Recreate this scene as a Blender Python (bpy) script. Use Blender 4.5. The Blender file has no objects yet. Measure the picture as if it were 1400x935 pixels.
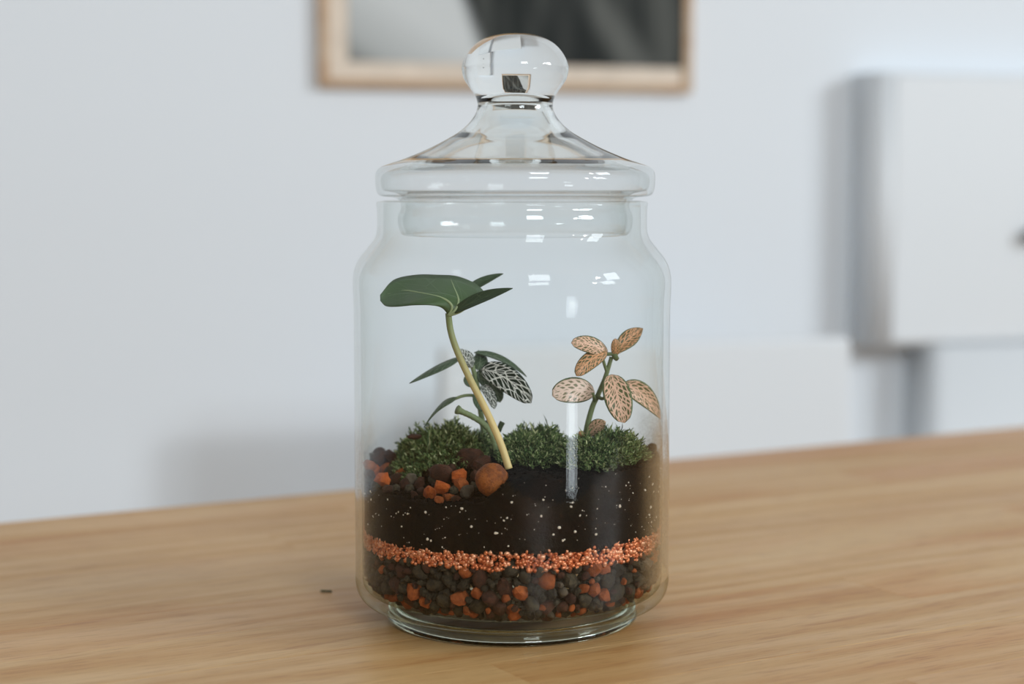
import bpy, bmesh, math, random
from mathutils import Vector, Matrix, noise
R = random.Random(7)
PI = math.pi
sc = bpy.context.scene
COL = sc.collection

# ------------------------------------------------------------------ camera, world, light, exposure
FPX, CX, CY = 2437.0, 700.0, 467.5
PITCH = math.radians(4.94)
D, H = 0.620, 0.151
CAM = Vector((0, -D, H))
cd = bpy.data.cameras.new('camera'); cam = bpy.data.objects.new('camera', cd); COL.objects.link(cam)
cam.location = CAM; cam.rotation_euler = (PI/2 - PITCH, 0, 0)
cd.sensor_fit = 'HORIZONTAL'; cd.sensor_width = 36; cd.lens = FPX/1400*36
cd.clip_start = 0.01; cd.clip_end = 60
cd.dof.use_dof = True; cd.dof.focus_distance = 0.592; cd.dof.aperture_fstop = 6.8
sc.camera = cam
sc.view_settings.view_transform = 'Standard'; sc.view_settings.look = 'None'
sc.view_settings.gamma = 1; sc.view_settings.use_curve_mapping = False
sc.view_settings.exposure = 0.17
sc.cycles.use_denoising = True
sc.cycles.max_bounces = 24; sc.cycles.transmission_bounces = 20; sc.cycles.transparent_max_bounces = 24
sc.cycles.sample_clamp_indirect = 6
w = bpy.data.worlds.new('World'); sc.world = w; w.use_nodes = True
w.node_tree.nodes['Background'].inputs[0].default_value = (1.0, 0.955, 0.89, 1)
w.node_tree.nodes['Background'].inputs[1].default_value = 0.31
def lamp_aim(o, v): o.rotation_euler = Vector(v).to_track_quat('-Z', 'Y').to_euler()
sd = bpy.data.lights.new('low_sun', 'SUN'); so = bpy.data.objects.new('low_sun', sd); COL.objects.link(so)
sd.energy = 0.42; sd.angle = math.radians(4.0); sd.color = (0.94, 0.97, 1.0)
_az, _el = math.radians(65), math.radians(18.5)
SUN = Vector((math.sin(_az)*math.cos(_el), -math.cos(_az)*math.cos(_el), math.sin(_el)))
lamp_aim(so, -SUN); so.location = SUN*6
def rect_light(name, az, el, dist, sx, sy, radiance, color=(.86, .945, 1.0)):   # a rectangle of light seen from the jar at azimuth/elevation
    a = bpy.data.lights.new(name, 'AREA'); ob = bpy.data.objects.new(name, a); COL.objects.link(ob)
    a.shape = 'RECTANGLE'; a.size = sx; a.size_y = sy; a.energy = radiance*PI*sx*sy; a.color = color
    az, el = math.radians(az), math.radians(el); v = Vector((math.sin(az)*math.cos(el), -math.cos(az)*math.cos(el), math.sin(el)))
    ob.location = v*dist+Vector((0,0,.06)); lamp_aim(ob, -v)
rect_light('window_daylight', 77, 19, 3.0, .60, .70, 22)
rect_light('side_window_daylight', 20, 25, 3.0, .75, .75, 19)
rect_light('added_low_glare', 43.5, -7.9, 2.6, .30, .17, 9)  # unseen low light, added for the bright reflected strip on the jar

# ------------------------------------------------------------------ measuring helpers
_F = Vector((0, math.cos(PITCH), -math.sin(PITCH))); _U = Vector((0, math.sin(PITCH), math.cos(PITCH)))
def ray(px, py): return Vector((1,0,0))*((px-CX)/FPX) + _U*(-(py-CY)/FPX) + _F
def at(px, py, Y=0.0):
    r = ray(px, py); return CAM + r*((Y+D)/r.y)
def on_plane(px, py, p0, n):
    r = ray(px, py); return CAM + r*((p0-CAM).dot(n)/r.dot(n))
def prof(half, py):                       # silhouette half width + row -> (radius, height) on the jar axis
    z = at(CX, py, 0).z
    return (half*(D*math.cos(PITCH)+(H-z)*math.sin(PITCH))/FPX, z)
def sstep(a, b, x):
    t = max(0, min(1, (x-a)/(b-a))); return t*t*(3-2*t)

# ------------------------------------------------------------------ object helpers
def mesh_obj(name, verts, faces, mat, parent=None, smooth=True, uvs=None):
    me = bpy.data.meshes.new(name); me.from_pydata([tuple(v) for v in verts], [], faces)
    if smooth: me.polygons.foreach_set('use_smooth', [True]*len(me.polygons))
    if uvs:
        l = me.uv_layers.new(name='UVMap')
        for i, lp in enumerate(me.loops): l.data[i].uv = uvs[lp.vertex_index]
    me.validate(); me.update()
    return link(name, me, mat, parent)
def link(name, me, mat, parent=None):
    o = bpy.data.objects.new(name, me); COL.objects.link(o)
    if mat is not None:
        if me.materials: me.materials[0] = mat
        else: me.materials.append(mat)
    if parent: o.parent = parent
    return o
def bm_obj(name, bm, mat, parent=None, smooth=False):
    me = bpy.data.meshes.new(name); bm.to_mesh(me); bm.free()
    if smooth: me.polygons.foreach_set('use_smooth', [True]*len(me.polygons))
    return link(name, me, mat, parent)
def tag(o, label, cat, group=None, kind=None):
    o['label'] = label; o['category'] = cat
    if group: o['group'] = group
    if kind: o['kind'] = kind
    return o
def thing(name, label, cat, loc=(0,0,0), group=None):
    o = bpy.data.objects.new(name, None); COL.objects.link(o); o.location = loc; o.empty_display_size = 0.02
    return tag(o, label, cat, group)
def keep(o, parent):                       # parent without moving
    o.parent = parent; o.matrix_parent_inverse = Matrix.Translation(parent.location).inverted() if parent.rotation_euler.z == 0 else (Matrix.Translation(parent.location) @ Matrix.Rotation(parent.rotation_euler.z, 4, 'Z')).inverted()
    return o
def box_bm(x0, x1, y0, y1, z0, z1, bev=0):
    bm = bmesh.new(); bmesh.ops.create_cube(bm, size=1)
    for v in bm.verts:
        v.co = Vector((x0+(x1-x0)*(v.co.x+.5), y0+(y1-y0)*(v.co.y+.5), z0+(z1-z0)*(v.co.z+.5)))
    if bev: bmesh.ops.bevel(bm, geom=bm.edges[:], offset=bev, segments=2, profile=.5, affect='EDGES')
    return bm
def lathe(name, strips, mat, parent=None, seg=128):
    """strips: lists of (r, z, nr, nz): an outer and an inner skin of one revolved wall"""
    V, F, N = [], [], []
    for st in strips:
        rings = []
        for r, z, nr, nz in st:
            if r < 1e-6:
                rings.append([len(V)]); V.append((0,0,z)); N.append((0,0,math.copysign(1,nz)))
            else:
                rings.append(list(range(len(V), len(V)+seg)))
                for k in range(seg):
                    a = 2*PI*k/seg; c, s = math.cos(a), math.sin(a)
                    V.append((r*c, r*s, z)); N.append((nr*c, nr*s, nz))
        for A, B in zip(rings, rings[1:]):
            for k in range(seg):
                k2 = (k+1) % seg
                if len(A) == 1 and len(B) == 1: continue
                if len(A) == 1: F.append((A[0], B[k], B[k2]))
                elif len(B) == 1: F.append((A[k], B[0], A[k2]))
                else: F.append((A[k], B[k], B[k2], A[k2]))
    o = mesh_obj(name, V, F, mat, parent)
    o.data.normals_split_custom_set_from_vertices(N)
    return o
def smooth_profile(pts, n=5):               # Catmull-Rom through (r,z), with normals; walk so that outside lies to the left
    P = [Vector(p) for p in pts]; out = []
    for i in range(len(P)-1):
        p0 = P[max(i-1,0)]; p1 = P[i]; p2 = P[i+1]; p3 = P[min(i+2,len(P)-1)]
        for k in range(n):
            t = k/n
            out.append(.5*((2*p1)+(-p0+p2)*t+(2*p0-5*p1+4*p2-p3)*t*t+(-p0+3*p1-3*p2+p3)*t**3))
    out.append(P[-1]); res = []
    for i, p in enumerate(out):
        tg = out[min(i+1,len(out)-1)] - out[max(i-1,0)]
        if tg.length < 1e-9: tg = Vector((0,-1))
        tg.normalize(); nrm = Vector((-tg.y, tg.x))
        res.append((max(p.x,0), p.y, nrm.x, nrm.y))
    return res
def curve_pts(P, n=8):
    P = [Vector(p) for p in P]; out = []
    for i in range(len(P)-1):
        p0 = P[max(i-1,0)]; p1 = P[i]; p2 = P[i+1]; p3 = P[min(i+2,len(P)-1)]
        for k in range(n):
            t = k/n
            out.append(.5*((2*p1)+(-p0+p2)*t+(2*p0-5*p1+4*p2-p3)*t*t+(-p0+3*p1-3*p2+p3)*t**3))
    out.append(P[-1]); return out
def tube(name, P, r0, r1, mat, parent=None, seg=10, n=8, lump=0.0, flare=None):
    C = curve_pts(P, n); V, F = [], []
    up = Vector((0,1,0)); L = len(C)
    for i, c in enumerate(C):
        t = (C[min(i+1,L-1)]-C[max(i-1,0)]).normalized()
        a = t.cross(up).normalized(); b = t.cross(a)
        u = i/(L-1); r = r0+(r1-r0)*u
        if lump: r *= 1+lump*math.sin(i*1.7)
        if flare: r *= 1+flare[1]*math.exp(-((u-flare[0])/flare[2])**2)
        for k in range(seg):
            an = 2*PI*k/seg; V.append(c+(a*math.cos(an)+b*math.sin(an))*r)
    for i in range(L-1):
        for k in range(seg):
            k2=(k+1)%seg; F.append((i*seg+k, i*seg+k2, (i+1)*seg+k2, (i+1)*seg+k))
    F.append(tuple(range(seg))[::-1]); F.append(tuple((L-1)*seg+k for k in range(seg)))
    return mesh_obj(name, V, F, mat, parent)
def stone_mesh(seed, sub=2, amp=.28, flat=.8, chips=0, smooth=True):
    bm = bmesh.new(); bmesh.ops.create_icosphere(bm, subdivisions=sub, radius=1)
    o = Vector((seed*13.7, seed*5.1, seed*2.3)); q = random.Random(seed+50)
    for v in bm.verts:
        p = v.co.copy(); n = noise.noise(p*1.1+o)*amp*1.3 + noise.noise(p*2.7+o)*amp*.6
        v.co = p*(1+n); v.co.z *= flat
    for _ in range(chips):                 # broken faces
        d = Vector((q.gauss(0,1), q.gauss(0,1), q.gauss(0,1))).normalized(); h = q.uniform(.5,.78)
        for v in bm.verts:
            k = v.co.dot(d)
            if k > h: v.co -= d*(k-h)*.9
    me = bpy.data.meshes.new('stone'); bm.to_mesh(me); bm.free()
    me.polygons.foreach_set('use_smooth', [smooth]*len(me.polygons))
    return me
def add_ico(bm, c, r, sub=1, squash=(1,1,1), rot=None):
    m = Matrix.Translation(c) @ (rot or Matrix.Identity(4)) @ Matrix.Diagonal((r*squash[0], r*squash[1], r*squash[2], 1))
    bmesh.ops.create_icosphere(bm, subdivisions=sub, radius=1, matrix=m)
def soup(items, sub=1):                     # many small grains joined: (centre, radius, seed) -> verts, faces
    bm = bmesh.new(); bmesh.ops.create_icosphere(bm, subdivisions=sub, radius=1)
    bv = [v.co.copy() for v in bm.verts]; bf = [[v.index for v in f.verts] for f in bm.faces]; bm.free()
    V, F = [], []
    for c, r, s in items:
        q = random.Random(s); rot = Matrix.Rotation(q.uniform(0,6.28),3,'X') @ Matrix.Rotation(q.uniform(0,6.28),3,'Z')
        sq = Vector((q.uniform(.7,1.15), q.uniform(.7,1.15), q.uniform(.7,1.15))); b = len(V)
        for p in bv:
            k = 1+q.uniform(-.16,.16); V.append(Vector(c)+rot @ Vector((p.x*sq.x*r*k, p.y*sq.y*r*k, p.z*sq.z*r*k)))
        F += [tuple(b+i for i in f) for f in bf]
    return V, F

# ------------------------------------------------------------------ materials
class NT:
    def __init__(s, name):
        s.m = bpy.data.materials.new(name); s.m.use_nodes = True; s.t = s.m.node_tree; s.t.nodes.clear()
        s.out = s.t.nodes.new('ShaderNodeOutputMaterial')
    def n(s, ty, **kw):
        nd = s.t.nodes.new('ShaderNode'+ty)
        for k, v in kw.items():
            if k.startswith('i_'):
                key = k[2:]; key = int(key) if key.isdigit() else key.replace('_',' ')
                s.set(nd.inputs[key], v)
            else: setattr(nd, k, v)
        return nd
    def set(s, inp, v):
        if hasattr(v, 'is_linked') or isinstance(v, bpy.types.NodeSocket): s.t.links.new(v, inp)
        else: inp.default_value = v
    def math(s, op, a, b=0.0, c=None, clamp=False):
        nd = s.n('Math', operation=op); nd.use_clamp = clamp
        s.set(nd.inputs[0], a); s.set(nd.inputs[1], b)
        if c is not None: s.set(nd.inputs[2], c)
        return nd.outputs[0]
    def mapr(s, v, a, b, c=0.0, d=1.0, smooth=True):
        nd = s.n('MapRange'); nd.interpolation_type = 'SMOOTHSTEP' if smooth else 'LINEAR'
        s.set(nd.inputs[0], v); nd.inputs[1].default_value=a; nd.inputs[2].default_value=b; nd.inputs[3].default_value=c; nd.inputs[4].default_value=d
        return nd.outputs[0]
    def mix(s, f, a, b, bt='MIX'):
        nd = s.n('Mix', data_type='RGBA', blend_type=bt)
        s.set(nd.inputs[0], f); s.set(nd.inputs[6], a); s.set(nd.inputs[7], b); return nd.outputs[2]
    def ramp(s, f, stops):
        nd = s.n('ValToRGB'); s.set(nd.inputs[0], f); e = nd.color_ramp.elements
        while len(e) < len(stops): e.new(.5)
        for k, (p, c) in zip(e, stops): k.position = p; k.color = (*c, 1) if len(c) == 3 else c
        return nd.outputs[0]
    def noise(s, vec, scale, detail=3, rough=.5):
        nd = s.n('TexNoise'); nd.inputs['Scale'].default_value = scale; nd.inputs['Detail'].default_value = detail
        nd.inputs['Roughness'].default_value = rough
        if vec is not None: s.set(nd.inputs['Vector'], vec)
        return nd.outputs[0]
    def coord(s, which='Object'): return s.n('TexCoord').outputs[which]
    def vmul(s, v, k):
        nd = s.n('VectorMath', operation='MULTIPLY'); s.set(nd.inputs[0], v); nd.inputs[1].default_value = k; return nd.outputs[0]
    def vadd(s, v, k):
        nd = s.n('VectorMath', operation='ADD'); s.set(nd.inputs[0], v); s.set(nd.inputs[1], k); return nd.outputs[0]
    def bump(s, h, dist, strength=1.0):
        nd = s.n('Bump'); s.set(nd.inputs['Height'], h); nd.inputs['Distance'].default_value = dist; nd.inputs['Strength'].default_value = strength
        return nd.outputs[0]
    def pbr(s, color, rough=.5, normal=None, metallic=0, spec=.5, **kw):
        b = s.n('BsdfPrincipled'); s.set(b.inputs['Base Color'], color); s.set(b.inputs['Roughness'], rough)
        b.inputs['Metallic'].default_value = metallic; b.inputs['Specular IOR Level'].default_value = spec
        if normal is not None: s.set(b.inputs['Normal'], normal)
        for k, v in kw.items(): s.set(b.inputs[k.replace('_',' ')], v)
        s.t.links.new(b.outputs[0], s.out.inputs[0]); return b
    def surf(s, sh): s.t.links.new(sh, s.out.inputs[0])
def S(r, g, b):
    f = lambda c: (c/255/12.92) if c/255 <= .04045 else ((c/255+.055)/1.055)**2.4
    return (f(r), f(g), f(b), 1)
def S3(r,g,b): return S(r,g,b)[:3]
M = {}
def m_wall():
    n = NT('wall_paint'); c = n.coord(); h = n.noise(c, 180, 2)
    n.pbr(n.mix(n.noise(c, 1.3, 2), (.77,.815,.865,1), (.79,.835,.885,1)), .75, n.bump(h, .0004, .3)); return n.m
M['wall'] = m_wall()
def m_plain(name, c, rough=.5, spec=.5, metallic=0, bscale=None, bdist=.0002):
    n = NT(name); co = n.coord(); v = n.noise(co, 40, 2)
    col = n.mix(n.mapr(v, .3, .7), (c[0]*.93, c[1]*.93, c[2]*.93, 1), (min(c[0]*1.06,1), min(c[1]*1.06,1), min(c[2]*1.06,1), 1))
    n.pbr(col, rough, n.bump(n.noise(co, bscale, 2), bdist) if bscale else None, metallic, spec); return n.m
def m_lacquer():
    n = NT('white_lacquer'); n.pbr((.77,.81,.85,1), .5, n.bump(n.noise(n.coord(), 300, 2), .0001)); return n.m
M['white'] = m_lacquer()
M['floor'] = m_plain('floor_board', S3(170,140,105), .5)
M['dark_metal'] = m_plain('dark_metal', (.10,.10,.10), .4, metallic=.7)
def m_wood(name, tones, rough=.42):
    n = NT(name); oi = n.n('ObjectInfo'); co = n.coord('Object')
    off = n.n('CombineXYZ'); n.set(off.inputs[0], n.math('MULTIPLY', oi.outputs['Random'], 37.0)); n.set(off.inputs[1], n.math('MULTIPLY', oi.outputs['Random'], 11.0))
    p = n.vadd(co, off.outputs[0])
    warp = n.noise(n.vmul(p, (3.0, 14, 14)), 1.0, 2)
    wv = n.n('CombineXYZ'); n.set(wv.inputs[1], n.math('MULTIPLY', warp, .03))
    q = n.vadd(p, wv.outputs[0])
    g1 = n.noise(n.vmul(q, (4, 70, 70)), 1.0, 3, .5)
    g2 = n.noise(n.vmul(q, (60, 1300, 1300)), 1.0, 3, .6)
    big = n.noise(n.vmul(p, (5, 16, 16)), 1.0, 2)
    fl = n.noise(n.vmul(q, (24, 260, 260)), 1.0, 3, .6)
    base = n.ramp(oi.outputs['Random'], [(0, tones[0]), (.35, tones[1]), (.7, tones[2]), (1, tones[3])])
    c = n.mix(n.math('MULTIPLY', n.mapr(g1, .35, .7), .7), base, n.mix(1, base, S(228,206,180), 'MULTIPLY'))
    c = n.mix(n.math('MULTIPLY', n.mapr(g2, .50, .70), .50), c, n.mix(1, c, S(186,150,112), 'MULTIPLY'))
    c = n.mix(n.math('MULTIPLY', n.mapr(big, .52, .72), .5), c, n.mix(1, c, S(240,206,166), 'MULTIPLY'))
    c = n.mix(n.math('MULTIPLY', n.mapr(fl, .56, .70), .42), c, n.mix(1, c, S(206,168,126), 'MULTIPLY'))
    n.pbr(c, n.mapr(g1, .3, .7, rough-.04, rough+.08), n.bump(g2, .0002, .25), spec=.4); return n.m
M['table'] = m_wood('butcher_block_wood', [S3(202,154,100), S3(208,170,116), S3(200,158,104), S3(216,180,126)])
M['frame_wood'] = m_wood('frame_wood', [S3(200,176,148)]*4)
M['mount'] = m_plain('pale_mount', S3(222,208,192), .7)
def m_thin_glass(name, tint=(.985,.992,.99,1), graze=(.84,.87,.855,1), f0=.014, film=False, fmax=.93):
    n = NT(name); lw = n.n('LayerWeight'); lw.inputs[0].default_value = .5; fc = lw.outputs['Facing']
    fr = n.math('ADD', f0, n.math('MULTIPLY', n.math('POWER', fc, 5.0), fmax-f0))
    tr = n.n('BsdfTransparent'); n.set(tr.inputs[0], n.mix(n.math('POWER', fc, 3.0), tint, graze))
    gl = n.n('BsdfGlossy'); gl.inputs['Roughness'].default_value = .01; gl.inputs[0].default_value = (1,1,1,1)
    mx = n.n('MixShader'); n.set(mx.inputs[0], fr); n.set(mx.inputs[1], tr.outputs[0]); n.set(mx.inputs[2], gl.outputs[0])
    if film:      # thin speckled tan film on the side walls up to the planting line
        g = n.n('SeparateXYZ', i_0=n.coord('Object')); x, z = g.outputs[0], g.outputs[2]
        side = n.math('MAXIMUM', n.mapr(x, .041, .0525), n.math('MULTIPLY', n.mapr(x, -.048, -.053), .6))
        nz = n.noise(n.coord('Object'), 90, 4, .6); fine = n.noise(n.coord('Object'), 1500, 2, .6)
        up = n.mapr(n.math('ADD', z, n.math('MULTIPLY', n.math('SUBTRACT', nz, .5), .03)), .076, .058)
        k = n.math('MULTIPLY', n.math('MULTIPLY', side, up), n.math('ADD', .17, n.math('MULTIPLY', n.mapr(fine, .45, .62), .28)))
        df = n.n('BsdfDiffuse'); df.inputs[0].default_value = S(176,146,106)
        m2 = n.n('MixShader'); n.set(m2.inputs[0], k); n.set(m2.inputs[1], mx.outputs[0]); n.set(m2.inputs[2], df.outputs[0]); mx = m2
    n.surf(mx.outputs[0]); return n.m
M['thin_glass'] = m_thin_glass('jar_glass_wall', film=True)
M['lid_glass'] = m_thin_glass('lid_glass', (.985,.99,.99,1), (.80,.83,.82,1), .03)
M['base_glass'] = m_thin_glass('jar_glass_base', (.97,.965,.92,1), (.58,.55,.40,1), .018, fmax=.38)
def m_glass(name, col=(.985,.995,.99,1), rough=0.0):
    n = NT(name); g = n.n('BsdfGlass'); g.inputs['Color'].default_value = col; g.inputs['Roughness'].default_value = rough; g.inputs['IOR'].default_value = 1.48
    n.surf(g.outputs[0]); return n.m
M['glass'] = m_glass('thick_glass')
M['knob_glass'] = m_glass('knob_glass', rough=.0)
M['foot_glass'] = m_glass('foot_glass', (.93,.96,.92,1))
def m_soil():
    n = NT('dark_soil'); c = n.coord(); a = n.noise(c, 420, 4, .7); b = n.noise(c, 60, 3)
    col = n.mix(n.mapr(b, .4, .7), S(13,10,7), S(26,17,11)); col = n.mix(n.mapr(a, .58, .75), col, S(52,34,22))
    n.pbr(col, .85, n.bump(a, .0016, .9), spec=.06); return n.m
M['soil'] = m_soil()
def m_stone(name, c1, c2, c3, rough=.75):
    n = NT(name); co = n.coord(); oi = n.n('ObjectInfo')
    p = n.vadd(co, n.vmul(oi.outputs['Location'], (400,400,400)))
    a = n.noise(p, 1.6, 4, .6); b = n.noise(p, 9, 3, .65)
    col = n.mix(n.mapr(a, .4, .62), c1, c2); col = n.mix(n.mapr(b, .56, .72), col, c3)
    col = n.mix(oi.outputs['Random'], col, n.mix(1, col, (.62,.6,.58,1), 'MULTIPLY'))
    n.pbr(col, rough, n.bump(b, .0007, .8), spec=.3); return n.m
M['st_dark'] = m_stone('charcoal_stone', S(52,46,34), S(78,69,51), S(30,24,18))
M['st_brown'] = m_stone('brown_stone', S(84,48,32), S(64,39,27), S(42,26,19))
M['st_orange'] = m_stone('orange_lava', S(184,98,46), S(160,80,36), S(100,54,28))
M['st_red'] = m_stone('bright_lava', S(208,104,40), S(186,84,30), S(134,66,28))
M['st_grey'] = m_stone('grey_stone', S(112,100,84), S(98,87,71), S(70,60,48))
M['nut'] = m_stone('orange_brown_seed', S(176,100,42), S(136,72,32), S(86,48,26), .6)
def m_copper():
    n = NT('copper_granules'); g = n.n('NewGeometry'); r = g.outputs['Random Per Island']
    n.pbr(n.ramp(r, [(0, S3(170,84,44)), (.5, S3(214,124,76)), (1, S3(240,176,138))]), .34, metallic=.6, spec=.7); return n.m
M['copper'] = m_copper()
M['perlite'] = m_plain('perlite', S3(226,212,192), .8)
def m_moss():
    n = NT('moss_green'); g = n.n('NewGeometry'); r = g.outputs['Random Per Island']
    col = n.ramp(r, [(0, S3(46,66,38)), (.4, S3(84,108,62)), (.8, S3(136,152,96)), (1, S3(208,210,160))])
    d = n.n('BsdfPrincipled'); n.set(d.inputs['Base Color'], col); d.inputs['Roughness'].default_value = .6; d.inputs['Specular IOR Level'].default_value = .3
    t = n.n('BsdfTranslucent'); n.set(t.inputs[0], col); mx = n.n('MixShader'); mx.inputs[0].default_value = .25
    n.set(mx.inputs[1], d.outputs[0]); n.set(mx.inputs[2], t.outputs[0]); n.surf(mx.outputs[0]); return n.m
M['moss'] = m_moss()
def m_leaf(name, base, vein, margin, kx, ky, lat, wn, wl, mid, edge=.86, rough=.42, trans=.15, under=None):
    """leaf with a midrib, side veins and a fine net of veins, laid out along the blade (UV: length, width)"""
    n = NT(name); uv = n.n('SeparateXYZ', i_0=n.coord('UV'))
    u = uv.outputs[0]; v = n.math('SUBTRACT', n.math('MULTIPLY', uv.outputs[1], 2.0), 1.0); av = n.math('ABSOLUTE', v)
    cb = n.n('CombineXYZ'); n.set(cb.inputs[0], n.math('MULTIPLY', n.math('SUBTRACT', u, n.math('MULTIPLY', av, .25)), kx)); n.set(cb.inputs[1], n.math('MULTIPLY', v, ky))
    oi = n.n('ObjectInfo'); cb2 = n.vadd(cb.outputs[0], n.vmul(oi.outputs['Location'], (0,0,0)))
    vo = n.n('TexVoronoi', feature='DISTANCE_TO_EDGE', voronoi_dimensions='2D'); n.set(vo.inputs['Vector'], cb.outputs[0]); vo.inputs['Scale'].default_value = 1.0; vo.inputs['Randomness'].default_value = .85
    net = n.mapr(vo.outputs['Distance'], wn*.55, wn, 1, 0)
    ph = n.math('FRACT', n.math('SUBTRACT', n.math('MULTIPLY', u, lat), n.math('MULTIPLY', av, lat*.27)))
    la = n.mapr(n.math('ABSOLUTE', n.math('SUBTRACT', ph, .5)), wl*.5, wl, 1, 0)
    mi = n.mapr(av, mid*.5, mid, 1, 0)
    mask = n.math('MAXIMUM', n.math('MAXIMUM', net, la), mi)
    ed = n.mapr(av, edge, min(edge+.1, 1.0), 1, 0)
    col = n.mix(n.math('MULTIPLY', mask, ed), n.mix(ed, margin, base), vein)
    d = n.n('BsdfPrincipled'); n.set(d.inputs['Base Color'], col); d.inputs['Roughness'].default_value = rough; d.inputs['Specular IOR Level'].default_value = .4
    n.set(d.inputs['Normal'], n.bump(mask, .0002, .4))
    t = n.n('BsdfTranslucent'); n.set(t.inputs[0], col); mx = n.n('MixShader'); mx.inputs[0].default_value = trans
    n.set(mx.inputs[1], d.outputs[0]); n.set(mx.inputs[2], t.outputs[0]); n.surf(mx.outputs[0]); return n.m
M['leaf_white'] = m_leaf('white_veined_leaf', S(30,46,30), S(250,252,246), S(40,56,38), 6.5, 2.3, 7, .085, .085, .06, .92)
M['leaf_edge'] = m_leaf('green_leaf_edge', S(64,82,58), S(120,134,108), S(70,88,62), 7, 3, 6, .06, .05, .07)
M['leaf_pink'] = m_leaf('pink_veined_leaf', S(98,100,60), S(236,192,164), S(96,110,70), 8, 3.6, 6, .20, .13, .10, .84)
M['leaf_pale'] = m_leaf('pale_pink_leaf', S(122,116,84), S(224,196,178), S(96,112,74), 7, 3.4, 6, .26, .16, .12, .84)
M['leaf_orange'] = m_leaf('orange_veined_leaf', S(92,90,50), S(224,164,118), S(98,108,66), 7, 3.4, 5.5, .15, .12, .10, .86)
M['leaf_green'] = m_leaf('dark_green_leaf', S(74,98,62), S(84,108,72), S(66,88,54), 3, 1.5, 4.2, .015, .025, .05, .97, .38)
M['leaf_dark'] = m_leaf('deep_green_leaf', S(50,68,42), S(70,90,58), S(50,68,42), 3, 1.5, 4.2, .02, .035, .05, .97, .38)
def m_stem(name, a, b, z0, z1):
    n = NT(name); g = n.n('SeparateXYZ', i_0=n.n('NewGeometry').outputs['Position'])
    c = n.mix(n.mapr(g.outputs[2], z0, z1), a, b); c = n.mix(n.math('MULTIPLY', n.noise(n.coord(), 500, 2), .3), c, n.mix(1, c, S(190,190,170), 'MULTIPLY'))
    n.pbr(c, .45, spec=.4); return n.m
M['stem_pale'] = m_stem('pale_stem', S(218,192,130), S(116,130,84), .070, .112)
M['stem_green'] = m_plain('green_stem', S3(104,116,76), .5)
M['stem_hairy'] = m_plain('soft_green_stem', S3(120,134,92), .6, bscale=900, bdist=.0003)
M['vein'] = m_plain('leaf_vein', S3(150,164,122), .5)
M['stub'] = m_plain('dark_green_stub', S3(62,74,44), .6)

# ------------------------------------------------------------------ the setting
WA = math.radians(73)
WD = Vector((math.sin(WA), math.cos(WA), 0)); WN = Vector((math.cos(WA), -math.sin(WA), 0)); W0 = Vector((0, 1.0, 0))
WROT = math.atan2(WD.y, WD.x)
FLOOR = -0.75
def wall_frame(name, label, cat, s, z, p=0.0):       # an Empty on the wall: +x along the wall, -y towards the room
    e = thing(name, label, cat, W0+WD*s+WN*p+Vector((0,0,z))); e.rotation_euler = (0,0,WROT); return e
def wall_px(px, py, p=0.0):                          # pixel -> (s along wall, z) on the plane p metres in front of the wall
    q = on_plane(px, py, W0+WN*p, WN); return (q-W0).dot(WD), q.z
o = bm_obj('wall_back', box_bm(-3.5, 3.5, 0, .12, FLOOR, 1.9), M['wall']); o.location = W0; o.rotation_euler = (0,0,WROT); o['kind'] = 'structure'
fl = bm_obj('floor', box_bm(-3.5, 3.5, -4.5, .12, -.05, 0), M['floor']); fl.location = W0+Vector((0,0,FLOOR)); fl.rotation_euler = (0,0,WROT); fl['kind'] = 'structure'

# ------------------------------------------------------------------ table of staves
TA = math.radians(59.6)
TD = Vector((math.sin(TA), math.cos(TA), 0)); TN = Vector((math.cos(TA), -math.sin(TA), 0))
e0 = on_plane(700, 649, Vector((0,0,0)), Vector((0,0,1)))
TROT = math.atan2(TD.y, TD.x)
table = thing('wooden_table', 'oiled butcher-block wooden table carrying the glass jar', 'table', (e0.x, e0.y, FLOOR)); table.rotation_euler = (0,0,TROT)
TH, SW, TL0, TL1 = .032, .0400, -1.0, .9
rows = 15
def stave(x0, x1, k):
    L = x1-x0; bm = box_bm(-L/2, L/2, -SW/2, SW/2, -TH, 0)
    top = [e for e in bm.edges if all(v.co.z > -1e-6 for v in e.verts)]
    bmesh.ops.bevel(bm, geom=top, offset=.00012, segments=1, affect='EDGES')
    o = bm_obj('stave', bm, M['table'], table); o.location = ((x0+x1)/2, -(k+.5)*SW, -FLOOR-R.uniform(0,.00006))
for k in range(rows):
    x = TL0; 
    cuts = []
    x += R.uniform(.12, .5)
    while x < TL1-.12: cuts.append(x); x += R.uniform(.28, .62)
    xs = [TL0]+cuts+[TL1]
    for a, b in zip(xs, xs[1:]): stave(a, b, k)
for x in (TL0+.08, TL1-.08):
    for y in (-.08, -rows*SW+.08):
        bm = box_bm(x-.03, x+.03, y-.03, y+.03, 0, -FLOOR-TH, .004); bm_obj('leg', bm, M['table'], table)
bm_obj('apron', box_bm(TL0+.11, TL1-.11, -.09, -.07, -FLOOR-TH-.08, -FLOOR-TH), M['table'], table)
bm_obj('apron', box_bm(TL0+.11, TL1-.11, -rows*SW+.07, -rows*SW+.09, -FLOOR-TH-.08, -FLOOR-TH), M['table'], table)

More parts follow.
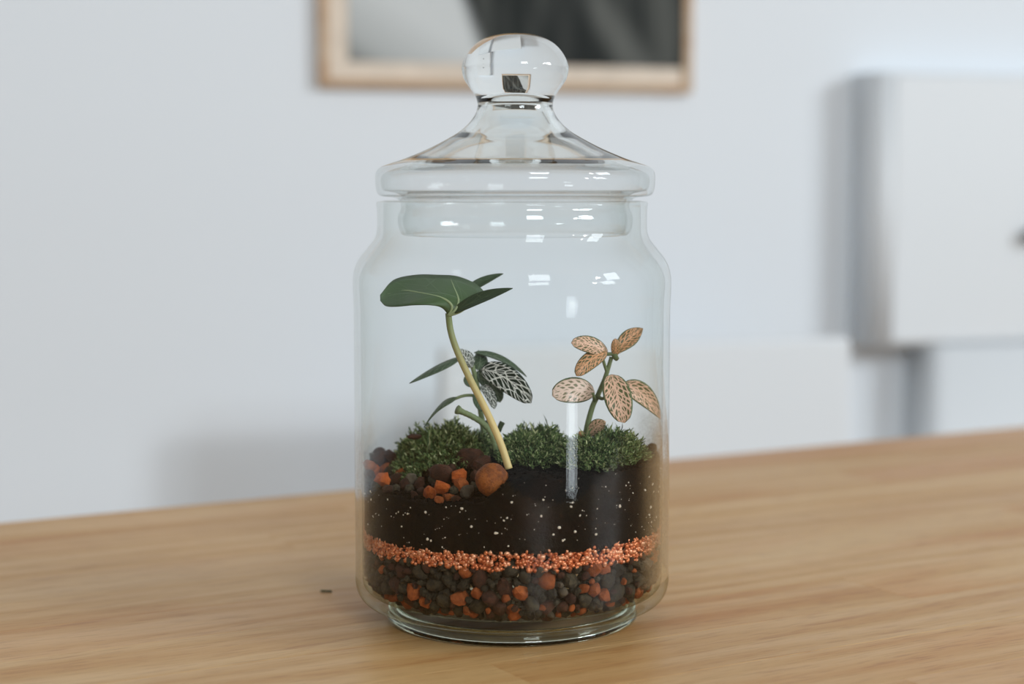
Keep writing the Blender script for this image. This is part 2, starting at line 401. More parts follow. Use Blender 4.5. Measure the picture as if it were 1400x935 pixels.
# ------------------------------------------------------------------ framed picture on the wall
s0, zb0 = wall_px(437, 118, .01); s1, zb1 = wall_px(947, 127, .01)
zb = (zb0+zb1)/2; FW = s1-s0; FH = FW*1.35
pic = wall_frame('picture_frame', 'wooden frame with black and white photograph hanging on wall', 'picture', s0, zb)
rw, dp = .0085, .010
def rail(x0, x1, z0, z1, dpt=dp): bm_obj('rail', box_bm(x0, x1, -dpt, -.001, z0, z1, .0008), M['frame_wood'], pic)
rail(0, rw, 0, FH); rail(FW-rw, FW, 0, FH); rail(rw, FW-rw, 0, rw*.8); rail(rw, FW-rw, FH-rw, FH)
bm_obj('mount_board', box_bm(rw, FW-rw, -.0070, -.001, rw*.8, FH-rw), M['mount'], pic)
pl, pr, pb, pt = .0262, FW-rw, .0225, FH-rw-.012
def m_print():
    n = NT('photo_print'); uv = n.n('SeparateXYZ', i_0=n.coord('UV')); u = uv.outputs[0]; v = uv.outputs[1]   # u 0..1 along, v 0..1 = one picture width up
    wob = n.math('MULTIPLY', n.math('SUBTRACT', n.noise(n.coord('UV'), 5, 3), .5), .06)
    line = n.math('ADD', n.math('ADD', u, n.math('MULTIPLY', v, .42)), wob)
    dark = n.mapr(line, .375, .425)
    lightc = n.ramp(n.math('ADD', n.math('MULTIPLY', u, 1.0), n.math('MULTIPLY', v, 1.6)), [(0, S3(120,122,120)), (.13, S3(176,180,180)), (.4, S3(205,209,210)), (1, S3(200,204,206))])
    fine = n.noise(n.vmul(n.coord('UV'), (22, 3, 1)), 1.0, 3)
    st = n.mapr(n.noise(n.vmul(n.coord('UV'), (9, 1.4, 1)), 1.0, 2), .45, .65)
    diag = n.mapr(n.math('ABSOLUTE', n.math('ADD', n.math('SUBTRACT', u, .86), n.math('MULTIPLY', v, .75))), 0, .10, 1, 0)
    dcol = n.mix(n.math('MULTIPLY', st, .55), S(36,40,39), S(104,106,102))
    dcol = n.mix(n.math('MULTIPLY', diag, .55), dcol, S(122,124,120))
    dcol = n.mix(n.mapr(fine, .45, .7, 0, .25), dcol, S(84,86,84))
    black = n.math('MULTIPLY', n.mapr(u, .55, .60), n.mapr(u, .68, .74, 1, 0))
    dcol = n.mix(n.math('MULTIPLY', black, .7), dcol, S(32,36,36))
    n.pbr(n.mix(dark, lightc, dcol), .6, spec=.15); return n.m
W_ = pr-pl; Hh = pt-pb
mesh_obj('print', [(pl,-.0078,pb),(pr,-.0078,pb),(pr,-.0078,pt),(pl,-.0078,pt),(pl,-.007,pb),(pr,-.007,pb),(pr,-.007,pt),(pl,-.007,pt)],
    [(0,1,2,3),(5,4,7,6),(0,4,5,1),(1,5,6,2),(2,6,7,3),(3,7,4,0)], m_print(), pic, False,
    [(0,0),(1,0),(1,Hh/W_),(0,Hh/W_)]*2)

# ------------------------------------------------------------------ white chair behind the table, white cupboard on the wall
PC = .19
sa, za = wall_px(604, 476, PC); sb, _ = wall_px(1164, 476, PC)
ch = wall_frame('white_chair', 'white chair with a plain flat backrest standing behind the table', 'chair', sa, FLOOR, PC)
cw = sb-sa; zt = za-FLOOR; sz = .45
bm_obj('backrest', box_bm(0, cw, 0, .016, zt-.30, zt, .004), M['white'], ch)
bm_obj('seat', box_bm(.01, cw-.01, -.005-.30, -.005, sz-.03, sz, .005), M['white'], ch)
for x in (.012, cw-.042):
    bm_obj('leg', box_bm(x, x+.03, -.004, .018, 0, zt-.29, .003), M['white'], ch)
    bm_obj('leg', box_bm(x, x+.03, -.29, -.262, 0, sz-.02, .003), M['white'], ch)
PB = .048
su, zu0 = wall_px(1200, 97, PB); _, zu1 = wall_px(1200, 474, PB); sl, _ = wall_px(1276, 500, PB+.006)
cup = wall_frame('white_cupboard', 'plain white shallow cupboard with a dark knob on the wall', 'cupboard', su, zu1)
def rounded(x0, x1, y0, y1, z0, z1):
    bm = box_bm(x0, x1, y0, y1, z0, z1)
    e = [e for e in bm.edges if all(abs(v.co.x-x0) < 1e-6 and abs(v.co.y-y0) < 1e-6 for v in e.verts)]
    bmesh.ops.bevel(bm, geom=e, offset=.016, segments=8, profile=.5, affect='EDGES')
    for f in bm.faces: f.smooth = abs(f.normal.z) < .5 and 0 < len(f.verts) < 5
    return bm
bm_obj('upper_body', rounded(0, .42, -PB, 0, 0, zu0-zu1), M['white'], cup)
dr = bm_obj('door', box_bm(.020, .418, -PB-.0012, -PB, .004, zu0-zu1-.004, .0005), M['white'], cup)
sk, zk = wall_px(1400, 322, PB)
bm = bmesh.new(); bmesh.ops.create_cone(bm, cap_ends=True, segments=20, radius1=.006, radius2=.008, depth=.014, matrix=Matrix.Translation((sk-su+.004, -PB-.007, zk-zu1)) @ Matrix.Rotation(PI/2, 4, 'X'))
kn = bm_obj('knob', bm, M['dark_metal'], dr)
bm_obj('lower_body', rounded(sl-su, .42, -PB-.006, 0, FLOOR-zu1, -.0008), M['white'], cup)

# ------------------------------------------------------------------ the glass jar
RI, RO = .0527, .0550
jar = thing('glass_jar', 'clear glass storage jar with rounded shoulder, planted as terrarium, on wooden table', 'jar')
outer = [prof(179,274.5), prof(183.5,275.5), prof(185.5,279), prof(184.5,284), prof(184,300), prof(184.5,316), prof(188,326), prof(197,338), prof(208,352), prof(214.5,366), prof(217,384), (RO,at(700,420).z), (RO,.10), (RO,.06), (RO,.03), (RO,.0165)]
inner = [(RI,.0165), (RI,.03), (RI,.06), (RI,.10), (RI,at(700,420).z), prof(208.5,385), prof(205,370), prof(198,357), prof(187,343), prof(179,330), prof(176,318), prof(175.5,300), prof(175.5,284), prof(175.5,277.5), prof(177,275), prof(179,274.5)]
rimn = 4*5+1
po = smooth_profile(outer); pi_ = smooth_profile(inner)
zcut = at(700,318).z
def split(st, test):
    out = []; cur = []
    for i in range(len(st)-1):
        if test((st[i][1]+st[i+1][1])/2):
            if not cur: cur = [st[i]]
            cur.append(st[i+1])
        elif cur: out.append(cur); cur = []
    if cur: out.append(cur)
    return out
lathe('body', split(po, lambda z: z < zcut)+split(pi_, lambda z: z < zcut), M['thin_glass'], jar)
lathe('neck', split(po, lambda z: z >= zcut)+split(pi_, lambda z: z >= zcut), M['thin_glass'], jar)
base_o = [(RO,.0165), (RO,.0138), (.0542,.0104), (.0521,.0076), (.0488,.0059), (.0445,.0052)]
base_i = [(0,.0080), (.02,.0080), (.036,.0082), (.044,.0088), (.0492,.0102), (.0519,.0124), (.0526,.0148), (RI,.0165)]
lathe('base', [smooth_profile(base_o), smooth_profile(base_i)], M['base_glass'], jar)
foot = [(.0400,.0051), (.0432,.0050), (.0437,.0043), (.0433,.0035), (.0438,.0027), (.0442,.0017), (.0437,.0007), (.0424,.0003), (.0408,.0005), (.0396,.0018), (.0392,.0035), (.0400,.0051)]
lathe('foot', [smooth_profile(foot)], M['foot_glass'], jar)

# ------------------------------------------------------------------ lid
lid = thing('jar_lid', 'clear glass lid with a rounded hollow knob closing the jar', 'lid', (.0011, 0, 0))
LO = [prof(h,y) for h,y in ((0,46),(20,47),(40,52),(55,61),(66,74),(72,87),(73,96),(70,108),(63,119),(56.5,128),(52.5,137),(51.5,145),(54,155),(62,167),(75,179),(92,189.5),(118,203),(150,216.5),(174,224.5),(185.5,229.5),(190.5,237),(191,247),(190,258),(187,265.5),(181,268.5),(170,269.5),(161,272),(156.5,278),(156,285),(159,292),(160.5,300),(159,311),(156,318.5),(152,321.5))]
LI = [prof(h,y) for h,y in ((152,321.5),(149,318),(152,311),(153.5,300),(152,292),(149.5,284),(151,275),(158,266),(170,262.5),(180,260),(183,252),(183,243),(178,236.5),(165,231),(142,223.5),(112,211),(86,198),(67,187),(53,174),(45,160),(41,148),(39,138),(35,129),(24,123),(0,121.5))]
lo = smooth_profile(LO); li = smooth_profile(LI)
zk_, zs_ = at(704,150).z, at(704,270.5).z
zr_ = at(704,220).z; zi_ = at(704,226).z
lathe('knob', split(lo, lambda z: z >= zk_)+split(li, lambda z: z >= zk_), M['knob_glass'], lid)
lathe('dome', split(lo, lambda z: zr_ <= z < zk_)+split(li, lambda z: zi_ <= z < zk_), M['glass'], lid)
for nm, t in (('rim', lambda z: zs_ <= z < zr_), ('stopper', lambda z: z < zs_)):
    lathe(nm, split(lo, t)+split(li, (lambda z: zs_ <= z < zi_) if nm == 'rim' else t), M['lid_glass'], lid)

# ------------------------------------------------------------------ soil, granules, gravel
def soil_h(x, y):
    r = math.hypot(x, y)
    h = .0572 + .0022*noise.noise(Vector((x*70, y*70, 1.3))) + .0008*noise.noise(Vector((x*260, y*260, 4)))
    h -= .0035*sstep(.0, .04, y)
    dep = sstep(.002, -.012, x)*sstep(.018, .042, r)*sstep(.016, -.002, y)
    return h - .0085*dep
RS = RI-.0009
def band_z(a):    # lower / upper rim of the granule band around the wall
    lo_ = .0272+.0013*noise.noise(Vector((math.cos(a)*2.2, math.sin(a)*2.2, 3)))+.0012*noise.noise(Vector((math.cos(a)*7, math.sin(a)*7, 8)))
    hi_ = .0334+.0010*noise.noise(Vector((math.cos(a)*2.6, math.sin(a)*2.6, 13)))+.0005*noise.noise(Vector((math.cos(a)*9, math.sin(a)*9, 2)))
    return lo_ - .0006*math.cos(a)*0, hi_ + .0006*math.cos(a)
V, F = [], []; SEG = 160; rr = [i/26*RS for i in range(27)]
for i, r in enumerate(rr):
    for k in range(SEG):
        a = 2*PI*k/SEG; x, y = r*math.cos(a), r*math.sin(a); V.append((x, y, soil_h(x, y)))
nr = len(rr)
for k in range(SEG):
    a = 2*PI*k/SEG; V.append((RS*math.cos(a), RS*math.sin(a), band_z(a)[1]-.0006))
for k in range(SEG):
    a = 2*PI*k/SEG; V.append((.044*math.cos(a), .044*math.sin(a), .0275))
for i in range(nr+1):
    for k in range(SEG): k2=(k+1)%SEG; F.append((i*SEG+k, (i+1)*SEG+k, (i+1)*SEG+k2, i*SEG+k2))
F.append(tuple((nr+1)*SEG+k for k in range(SEG)))
soil = mesh_obj('soil', V, F, M['soil'])
tag(soil, 'layer of dark potting soil with white specks inside the jar', 'soil', kind='stuff')
sp = []
for i in range(400):
    a = R.uniform(0, 2*PI); zt_ = soil_h(RS*math.cos(a), RS*math.sin(a)); z = band_z(a)[1]+.001+(R.random()**.9)*(zt_-band_z(a)[1]-.001)
    r = RS-.0001; s = .00018+.00050*R.random()**3.2
    sp.append((Vector((r*math.cos(a), r*math.sin(a), z)), s, i))
    if R.random() < .25: sp.append((Vector((r*math.cos(a+.012), r*math.sin(a+.012), z+R.uniform(-.0004,.0004))), s*.7, i+9999))
V, F = soup(sp); p = mesh_obj('perlite_specks', V, F, M['perlite'], soil); p['kind'] = 'stuff'
cr = []
for i in range(1500):
    a = R.uniform(0, 2*PI); r = RS*math.sqrt(R.random())*.985; x, y = r*math.cos(a), r*math.sin(a)
    cr.append((Vector((x, y, soil_h(x,y))), R.uniform(.0004,.0012), i+3000))
for i in range(90):
    a = R.uniform(-.55, .75); r = R.uniform(.0445, .0500); x, y = r*math.cos(a), r*math.sin(a)
    cr.append((Vector((x, y, soil_h(x,y)+R.random()**2*.0030*math.cos(a*1.5))), R.uniform(.0007,.0016), i+6000))
V, F = soup(cr); p = mesh_obj('crumbs', V, F, M['soil'], soil); p['kind'] = 'stuff'
gr = []
for i in range(3000):
    a = R.uniform(0, 2*PI); l, h = band_z(a); g = R.uniform(.0006,.00115); t = R.random()
    gr.append((Vector(((RI-.0002-g-R.random()*.0012)*math.cos(a), (RI-.0002-g-R.random()*.0012)*math.sin(a), l+(h-l)*t)), g, i+7000))
V, F = soup(gr); tag(mesh_obj('copper_granules', V, F, M['copper'], None, True), 'thin band of coppery orange granules between gravel and soil', 'granules', kind='stuff')

SM = [stone_mesh(i, 2, .30, .85, 5, i % 3 == 0) for i in range(12)]
def inner_r(z):
    pts = [(.0085,.040),(.0103,.0478),(.0128,.0510),(.0150,.0525),(.0165,RI),(.1,RI)]
    for (z0,r0),(z1,r1) in zip(pts, pts[1:]):
        if z <= z1: return r0+(r1-r0)*max(0,(z-z0)/(z1-z0))
    return RI
placed = []
def fits(c, r, k=.80):
    return all((c-q).length > (r+s)*k for q, s in placed)
KIND = [('st_dark','dark charcoal pebble in the bottom gravel layer of the jar','dark pebbles of the bottom gravel'),
        ('st_brown','brown pebble in the bottom gravel layer of the jar','brown pebbles of the bottom gravel'),
        ('st_orange','orange lava pebble in the bottom gravel layer of the jar','orange pebbles of the bottom gravel'),
        ('st_grey','pale grey pebble in the bottom gravel layer of the jar','grey pebbles of the bottom gravel')]
STM = {}
def stone(name, c, r, mat, label, cat, group, squash=None):
    i = R.randrange(len(SM)); key = (i, mat)
    if key not in STM:
        me = SM[i].copy(); me.materials.clear(); me.materials.append(M[mat]); STM[key] = me
    o = bpy.data.objects.new(name, STM[key]); COL.objects.link(o); o.location = c
    sx = squash or (R.uniform(.85,1.15), R.uniform(.8,1.1), R.uniform(.85,1.15))
    o.scale = (r*sx[0], r*sx[1], r*sx[2]); o.rotation_euler = (R.uniform(0,6), R.uniform(0,6), R.uniform(0,6))
    return tag(o, label, cat, group)
cnt = 0
for tries, (ra, rb) in ((600,(.0028,.0037)), (2500,(.0021,.0029)), (9000,(.0012,.0021))):
    for _ in range(tries):
        if cnt >= 288: break
        a = R.uniform(-PI-.15, .15); r = R.uniform(ra, rb); l, h = band_z(a)
        z = R.uniform(.0090+r*.75, l+.0004); rad = inner_r(max(z-r*.55, .0088))-r*.92-.0003
        c = Vector((rad*math.cos(a), rad*math.sin(a), z))
        if not fits(c, r): continue
        placed.append((c, r)); cnt += 1; t = R.random()
        front = math.sin(a) < -.1
        k = 0 if t < .50 else 1 if t < .68 else 2 if t < (.93 if math.cos(a) > -.3 else .84) else 3 if math.cos(a) > -.2 else 0
        mt, lb, gp = KIND[k]
        sz_ = 'large' if r > .0029 else 'small' if r < .0019 else 'medium-sized'
        wh = 'low on the glass floor of the jar' if z-r < .0105 else 'just under the copper granule band' if z+r > l-.0008 else 'midway up the bottom gravel layer'
        lb = f'{sz_} {lb.split(" in the")[0]} {wh}'; gp = f'{sz_} {gp}, {wh}'
        stone('gravel_pebble', c, r, mt, lb, 'pebble', gp)
bed = []
for i in range(2600):
    a = R.uniform(0, 2*PI); front = math.sin(a) < .12
    z = R.uniform(.0110, .0285); r = R.uniform(.0012,.0021); ri = inner_r(z-r) - (.0035 if front else r*1.25+.0002)
    rad = ri - R.random()*.006 - (.0005 if front else 0)
    bed.append((Vector((rad*math.cos(a), rad*math.sin(a), z)), r, i+20000))
V, F = soup(bed); tag(mesh_obj('gravel_bed', V, F, M['st_dark'], None, True), 'dark fine gravel filling the bottom of the jar behind the pebbles', 'gravel', kind='stuff')

# ------------------------------------------------------------------ lava stones on the soil, front left
def on_soil(px, py, lift):
    r = ray(px, py); Y = -.0495
    best = None
    for i in range(400):
        q = CAM + r*((Y+D)/r.y)
        rad = math.hypot(q.x, q.y)
        if rad < RI-.0008:
            if best is None: best = q
            if q.z <= soil_h(q.x, q.y)+lift: return q
        Y += .0002
        if Y > .03: break
    return best or at(px, py, -.006)
rocks = [(496,636,8,'st_orange'),(512,644,8,'st_red'),(523,657,9,'st_red'),(520,626,12,'st_brown'),(518,618,8,'st_brown'),(507,624,7,'st_dark'),(533,627,12,'st_brown'),
 (543,656,9,'st_brown'),(552,649,8,'st_orange'),(533,645,10,'st_dark'),(569,644,9,'st_red'),(580,634,10,'st_brown'),(561,655,10,'st_grey'),(574,660,8,'st_brown'),
 (602,647,15,'st_brown'),(609,630,10,'st_brown'),(626,651,12,'st_red'),(605,667,10,'st_red'),(588,674,9,'st_red'),(612,679,6,'st_orange'),(632,664,9,'st_orange'),(638,673,9,'st_grey'),
 (641,628,18,'st_brown'),(659,634,13,'st_brown'),(619,671,7,'st_dark'),(548,634,9,'st_dark'),(504,655,8,'st_grey'),(592,655,8,'st_dark'),(649,650,9,'st_brown'),(560,668,7,'st_dark'),(576,671,6,'st_brown'),(540,668,6,'st_dark'),(514,664,7,'st_dark'),
 (498,648,8,'st_brown'),(526,640,8,'st_orange'),(556,640,7,'st_brown'),(588,644,8,'st_brown'),(597,633,8,'st_dark'),(618,641,8,'st_brown'),(553,662,7,'st_brown'),(530,668,7,'st_brown'),(596,664,6,'st_brown'),(566,676,6,'st_brown'),(624,681,6,'st_brown'),(649,666,7,'st_dark'),(600,684,5,'st_orange'),(545,645,7,'st_brown')]
LAV = {'st_orange':('orange lava stone lying on the soil against the glass','orange lava stones on the soil'),'st_red':('bright red-orange lava stone lying on the soil against the glass','red-orange lava stones on the soil'),
 'st_brown':('rough brown lava stone lying in front of the moss','brown lava stones on the soil'),'st_grey':('pale grey-brown stone among the lava stones on the soil','grey stones on the soil'),'st_dark':('dark charcoal stone among the lava stones on the soil','dark stones on the soil')}
for px, py, r, mt in rocks:
    rm = r*(.00034 if mt in ('st_red','st_orange') else .00029)
    q = on_soil(px, py, rm*.55)
    rad = math.hypot(q.x, q.y); mx = RI-.0006-rm*.9
    if rad > mx: q.x *= mx/rad; q.y *= mx/rad
    sz_ = 'large' if r >= 12 else 'small' if r <= 7 else 'medium-sized'
    wh = 'beside the big seed' if px > 625 and py > 640 else LAV[mt][0].split(' lying ')[-1] if ' lying ' in LAV[mt][0] else 'among the lava stones'
    lb = LAV[mt][0].split(' lying ')[0].split(' among ')[0]
    wh = {'on the soil against the glass':'lying on the soil against the glass','in front of the moss':'lying in front of the left moss'}.get(wh, wh)
    stone('lava_stone', q, rm, mt, f'{sz_} {lb} {wh}', 'stone', f'{sz_} {LAV[mt][1]} {wh}')
q = at(568, 597, -.004); stone('bark_chip', q, .0021, 'st_brown', 'dark red-brown chip resting on top of the left moss clump', 'chip', None, (1.3,1,.6)).rotation_euler = (0,0,.3)
# seed at the foot of the tall stem
q = at(673, 656, -.0440)
sm_ = stone_mesh(21, 3, .13, .95)
seed = link('seed', sm_, M['nut']); seed.location = q; seed.scale = (.0057, .0046, .0058); seed.rotation_euler = (.2, .3, .4)
tag(seed, 'large rounded orange-brown seed at the foot of the pale stem', 'seed')

# ------------------------------------------------------------------ moss
def moss(name, cx, cy, rx, ry, hz, n, label, seed_, tall=0, L=(.0028,.0056)):
    q = random.Random(seed_); V, F = [], []
    def blade(p, d, ln, w):
        s = d.cross(Vector((q.uniform(-1,1), q.uniform(-1,1), q.uniform(-1,1)))).normalized(); b = len(V)
        bend = Vector((q.uniform(-.3,.3), q.uniform(-.3,.3), q.uniform(-.2,.2)))*ln
        V.extend((p-s*w*.6, p+s*w*.6, p+d*ln*.55+s*w+bend*.2, p+d*ln*.55-s*w+bend*.2, p+d*ln+bend))
        F.extend(((b,b+1,b+2,b+3),(b+3,b+2,b+4)))
    i = 0
    while i < n:
        a = q.uniform(0, 2*PI); u = math.sqrt(q.random()); wob = 1+.22*noise.noise(Vector((math.cos(a)*1.7, math.sin(a)*1.7, seed_)))
        x = cx+rx*u*wob*math.cos(a); y = cy+ry*u*wob*math.sin(a)
        if math.hypot(x, y) > RI-.0035: i += 1; continue
        dome = (1-u*u)**.6*hz*(1+.75*noise.noise(Vector((x*170, y*170, seed_)))) 
        p = Vector((x, y, soil_h(x,y)+dome*q.uniform(.35,1)))
        out = Vector((math.cos(a)*u*rx, math.sin(a)*u*ry, .010)).normalized()
        ax = (out+Vector((q.uniform(-.45,.45), q.uniform(-.45,.45), q.uniform(-.1,.5)))).normalized()
        ln = q.uniform(*L)*(1-.3*u)
        # one shoot: an axis with small leaves spiralling off it
        e1 = ax.cross(Vector((.3,.5,.8))).normalized(); e2 = ax.cross(e1)
        for k in range(7):
            t = k/7; an = k*2.4+i; dd = (ax*.75+(e1*math.cos(an)+e2*math.sin(an))*.65*(1-.5*t)).normalized()
            blade(p+ax*ln*t*.85, dd, ln*.46*(1.1-.4*t), .00030)
        i += 1
    for k in range(tall):
        a = q.uniform(0, 2*PI); x = cx+rx*.45*q.uniform(-1,1); y = cy+ry*.4*q.uniform(-1,1); p = Vector((x,y,soil_h(x,y)+hz*.8))
        for j in range(6): blade(p+Vector((0,0,j*.0007)), Vector((q.uniform(-.6,.6), q.uniform(-.3,.3), 1)).normalized(), q.uniform(.002,.0045), .00026)
    o = mesh_obj(name, V, F, M['moss'], None, False); tag(o, label, 'moss'); return o
moss('moss_clump', -.0225, .004, .0190, .019, .0080, 1700, 'feathery green moss clump behind the lava stones, under the white-veined plant', 3, 14)
moss('moss_clump', .0070, -.006, .0130, .023, .0070, 1500, 'green moss clump beside the pale stem, between two larger clumps', 5, 8)
moss('moss_clump', .0305, -.0165, .0165, .0205, .0072, 1900, 'bushy green moss clump at the foot of the pink-veined plant', 8, 8)

# ------------------------------------------------------------------ plants
def leaf(name, P, wd, side, mat, parent, shape='ovate', cup=.15, ripple=.0, skew=0.0, nu=18, nv=8):
    """P: centre line in space (3 points), wd: half width in metres, side: direction of the blade's width"""
    p0, p1, p2 = [Vector(p) for p in P]; S_ = Vector(side).normalized(); V, F, UV = [], [], []
    for i in range(nu+1):
        u = i/nu; c = p0*(1-u)**2 + p1*2*u*(1-u) + p2*u*u; t = ((p1-p0)*(1-u)+(p2-p1)*u).normalized()
        s = (S_ - t*S_.dot(t)).normalized(); n = t.cross(s)
        if shape == 'ovate': wv = math.sin(PI*min(1,u**.82))**.75
        elif shape == 'oval': wv = max(0,1-(2*u-1)**2)**.5*(1-.08*u)
        elif shape == 'obovate': wv = math.sin(PI*u**1.35)**.75
        else: wv = math.sin(PI*u**.7)**.9
        wv = max(wv, .03)
        for j in range(nv+1):
            v = -1+2*j/nv; hw = wd*wv*(1+skew*v)
            V.append(c + s*v*hw + n*(cup*wd*wv*v*v + ripple*wd*math.sin(u*9+v*2)*abs(v))); UV.append((u, .5+.5*v))
    for i in range(nu):
        for j in range(nv):
            a = i*(nv+1)+j; F.append((a, a+1, a+nv+2, a+nv+1))
    o = mesh_obj(name, V, F, mat, parent, True, UV)
    m = o.modifiers.new('thickness', 'SOLIDIFY'); m.thickness = .00028; m.offset = 0
    return o
def A(*pts): return [at(*p) for p in pts]
U = .000243
# tall seedling
seedling = thing('seedling', 'tall seedling with pale bare stem and one broad dark green crown', 'plant')
tube('stem', A((696,641,-.0375),(684,605,-.036),(664,560,-.034),(642,517,-.032),(625,480,-.030),(616,452,-.0285),(613,428,-.0285)), .00125, .00105, M['stem_pale'], seedling, 12)
def patch_leaf(name, low, up, mat, parent, bulge, nm=8):
    A_ = curve_pts(A(*low), 5); B_ = curve_pts(A(*up), 5); V, F, UV = [], [], []; n = len(A_)
    for i in range(n):
        for j in range(nm+1):
            t = j/nm; V.append(A_[i].lerp(B_[i], t)+Vector((0, -bulge*math.sin(PI*t)*math.sin(PI*min(1,.25+.75*i/(n-1))), -.25*bulge*math.sin(PI*t)))); UV.append((i/(n-1), t))
    for i in range(n-1):
        for j in range(nm): a = i*(nm+1)+j; F.append((a, a+1, a+nm+2, a+nm+1))
    o = mesh_obj(name, V, F, mat, parent, True, UV)
    m = o.modifiers.new('thickness', 'SOLIDIFY'); m.thickness = .0003; m.offset = 0
    return o, (lambda i, j: V[i*(nm+1)+j]+Vector((0,-.0002,-.0001)))
crown, pt_ = patch_leaf('leaf', [(613,431,-.029),(604,421,-.031),(588,417,-.033),(564,417,-.032),(542,419,-.028),(527,418,-.025),(520,410,-.023)],
    [(664,401,-.024),(650,388,-.016),(625,378,-.013),(598,376,-.013),(568,376,-.012),(538,383,-.015),(520,403,-.022)], M['leaf_green'], seedling, .004)
for path in ([(0,0),(4,2),(9,3),(15,4),(21,5),(26,5)], [(0,0),(2,2),(5,4),(9,6),(12,8)], [(0,0),(0,3),(2,5),(4,7)]):
    tube('vein', [pt_(*q) for q in path], .00055, .00014, M['vein'], crown, 6, 4)
leaf('leaf', A((618,428,-.029),(652,408,-.033),(701,394,-.035)), 9.5*U, (-.12,.5,.62), M['leaf_dark'], seedling, 'ovate', .4, .04)
leaf('leaf', A((633,402,-.014),(656,384,-.008),(688,374,-.004)), 7*U, (.1,.6,.6), M['leaf_dark'], seedling, 'ovate', .3)
# white-veined plant
fit = thing('white_veined_plant', 'small plant with dark leaves netted in white veins behind the pale stem', 'plant')
tube('stem', A((664,606,.004),(660,580,.003),(656,555,.001),(652,525,0),(645,497,0)), .0011, .0008, M['stem_hairy'], fit)
tube('stem', A((679,618,-.012),(675,600,-.012),(669,588,-.012),(658,577,-.013),(645,569,-.014),(634,564,-.015),(625,560,-.016)), .0011, .0010, M['stem_hairy'], fit, 10, 8, .06, (1.0,.7,.08))
tube('stub', A((671,592,-.006),(668,585,-.006),(664,575,-.006)), .0010, .0011, M['stub'], fit)
tube('stub', A((682,590,-.004),(684,583,-.004),(687,577,-.004)), .0008, .0010, M['stub'], fit)
tube('petiole', A((656,548,.001),(648,541,-.002),(634,541,-.004),(620,546,-.006)), .0006, .0005, M['stem_green'], fit)
leaf('leaf', A((630,488,0),(600,499,-.004),(560,524,-.008)), 10*U, (0,.95,.42), M['leaf_edge'], fit, 'ovate', .25)
leaf('leaf', A((646,502,-.001),(636,489,-.004),(629,477,-.003)), 11*U, (.83,0,.56), M['leaf_white'], fit, 'ovate', .2)
leaf('leaf', A((653,506,-.001),(660,490,.002),(654,479,.006)), 11*U, (1,.2,.1), M['leaf_edge'], fit, 'ovate', .3)
leaf('leaf', A((648,482,.003),(685,485,.002),(720,515,-.001)), 9*U, (0,.96,.40), M['leaf_edge'], fit, 'ovate', .25)
leaf('leaf', A((658,505,-.003),(694,508,-.010),(726,551,-.013)), 19*U, (.56,-.10,.83), M['leaf_white'], fit, 'oval', .10)
leaf('leaf', A((657,528,-.002),(672,532,-.006),(676,559,-.008)), 8*U, (.85,.1,.52), M['leaf_white'], fit, 'oval', .15)
leaf('leaf', A((652,508,0),(674,520,0),(684,550,-.002)), 13*U, (.8,.2,.6), M['leaf_edge'], fit, 'oval', .2)
leaf('leaf', A((624,543,-.006),(598,549,-.010),(580,584,-.013)), 9*U, (.2,.85,.35), M['leaf_edge'], fit, 'ovate', .25)
leaf('leaf', A((652,536,-.003),(650,550,-.007),(660,562,-.008)), 7*U, (.9,.2,-.1), M['leaf_edge'], fit, 'oval', .2)
leaf('leaf', A((645,512,-.002),(635,520,-.004),(646,528,-.004)), 7*U, (.8,.2,.5), M['leaf_edge'], fit, 'oval', .2)
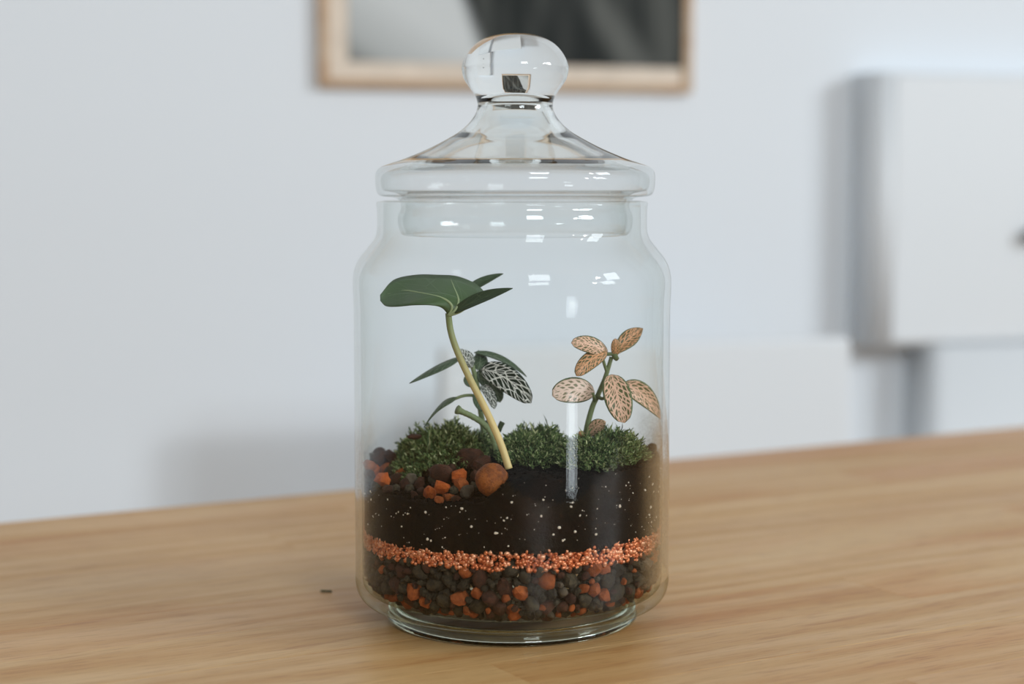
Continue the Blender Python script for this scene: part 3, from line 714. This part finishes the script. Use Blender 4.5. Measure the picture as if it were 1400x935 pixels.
# pink-veined plant
pk = thing('pink_veined_plant', 'small plant with rosy leaves netted in pink veins by the right moss', 'plant')
tube('stem', A((799,606,-.012),(803,582,-.012),(810,556,-.012),(817,541,-.012),(826,520,-.012),(831,505,-.012),(836,488,-.012)), .00105, .00070, M['stem_green'], pk)
tube('petiole', A((830,509,-.012),(826,497,-.013),(824,489,-.013)), .0006, .0005, M['stem_green'], pk)
tube('petiole', A((817,541,-.012),(823,545,-.014),(830,541,-.016)), .0007, .0005, M['stem_green'], pk)
tube('petiole', A((813,549,-.012),(812,543,-.014),(810,537,-.015)), .0007, .0005, M['stem_green'], pk)
tube('petiole', A((824,484,-.012),(832,484,-.012),(841,484,-.012)), .0007, .0006, M['stem_green'], pk)
leaf('leaf', A((831,485,-.012),(812,466,-.016),(781,469,-.018)), 13*U, (.25,.35,.85), M['leaf_pink'], pk, 'oval', .2)
leaf('leaf', A((830,482,-.013),(804,488,-.017),(788,514,-.019)), 12.5*U, (-.58,.2,.82), M['leaf_orange'], pk, 'oval', .15)
leaf('leaf', A((838,488,-.012),(852,466,-.010),(879,449,-.008)), 12*U, (-.55,.25,.75), M['leaf_orange'], pk, 'obovate', .2, .08)
leaf('leaf', A((841,487,-.012),(843,474,-.014),(841,463,-.013)), 7*U, (1,.1,0), M['leaf_orange'], pk, 'oval', .2)
leaf('leaf', A((813,537,-.014),(785,527,-.020),(755,541,-.022)), 19*U, (.10,.30,.90), M['leaf_pale'], pk, 'oval', .15)
leaf('leaf', A((836,512,-.014),(844,540,-.022),(854,578,-.022)), 20.5*U, (1,-.05,-.10), M['leaf_pink'], pk, 'oval', .12)
leaf('leaf', A((850,528,-.010),(880,528,-.010),(904,573,-.003)), 15*U, (.60,.30,.75), M['leaf_pink'], pk, 'ovate', .25)
leaf('leaf', A((802,600,-.014),(812,583,-.018),(828,576,-.019)), 10.5*U, (.62,.15,-.75), M['leaf_pink'], pk, 'obovate', .2)
leaf('leaf', A((802,600,-.014),(797,594,-.018),(791,591,-.019)), 5*U, (.35,.2,.85), M['leaf_orange'], pk, 'oval', .2)
stone_bud = tube('bud', A((840,486,-.013),(842,489,-.0135),(844,491,-.014)), .0011, .0008, M['leaf_orange'], pk)

# ------------------------------------------------------------------ crumb on the table
c0 = on_plane(446, 808, Vector((0,0,.0005)), Vector((0,0,1)))
cb = tube('dry_leaf_crumb', [c0+Vector((-.0021,.0003,0)), c0, c0+Vector((.0021,-.0003,0))], .0004, .0004, M['stub'], None, 6, 3)
tag(cb, 'tiny dark green plant crumb lying on the wooden tabletop', 'crumb')
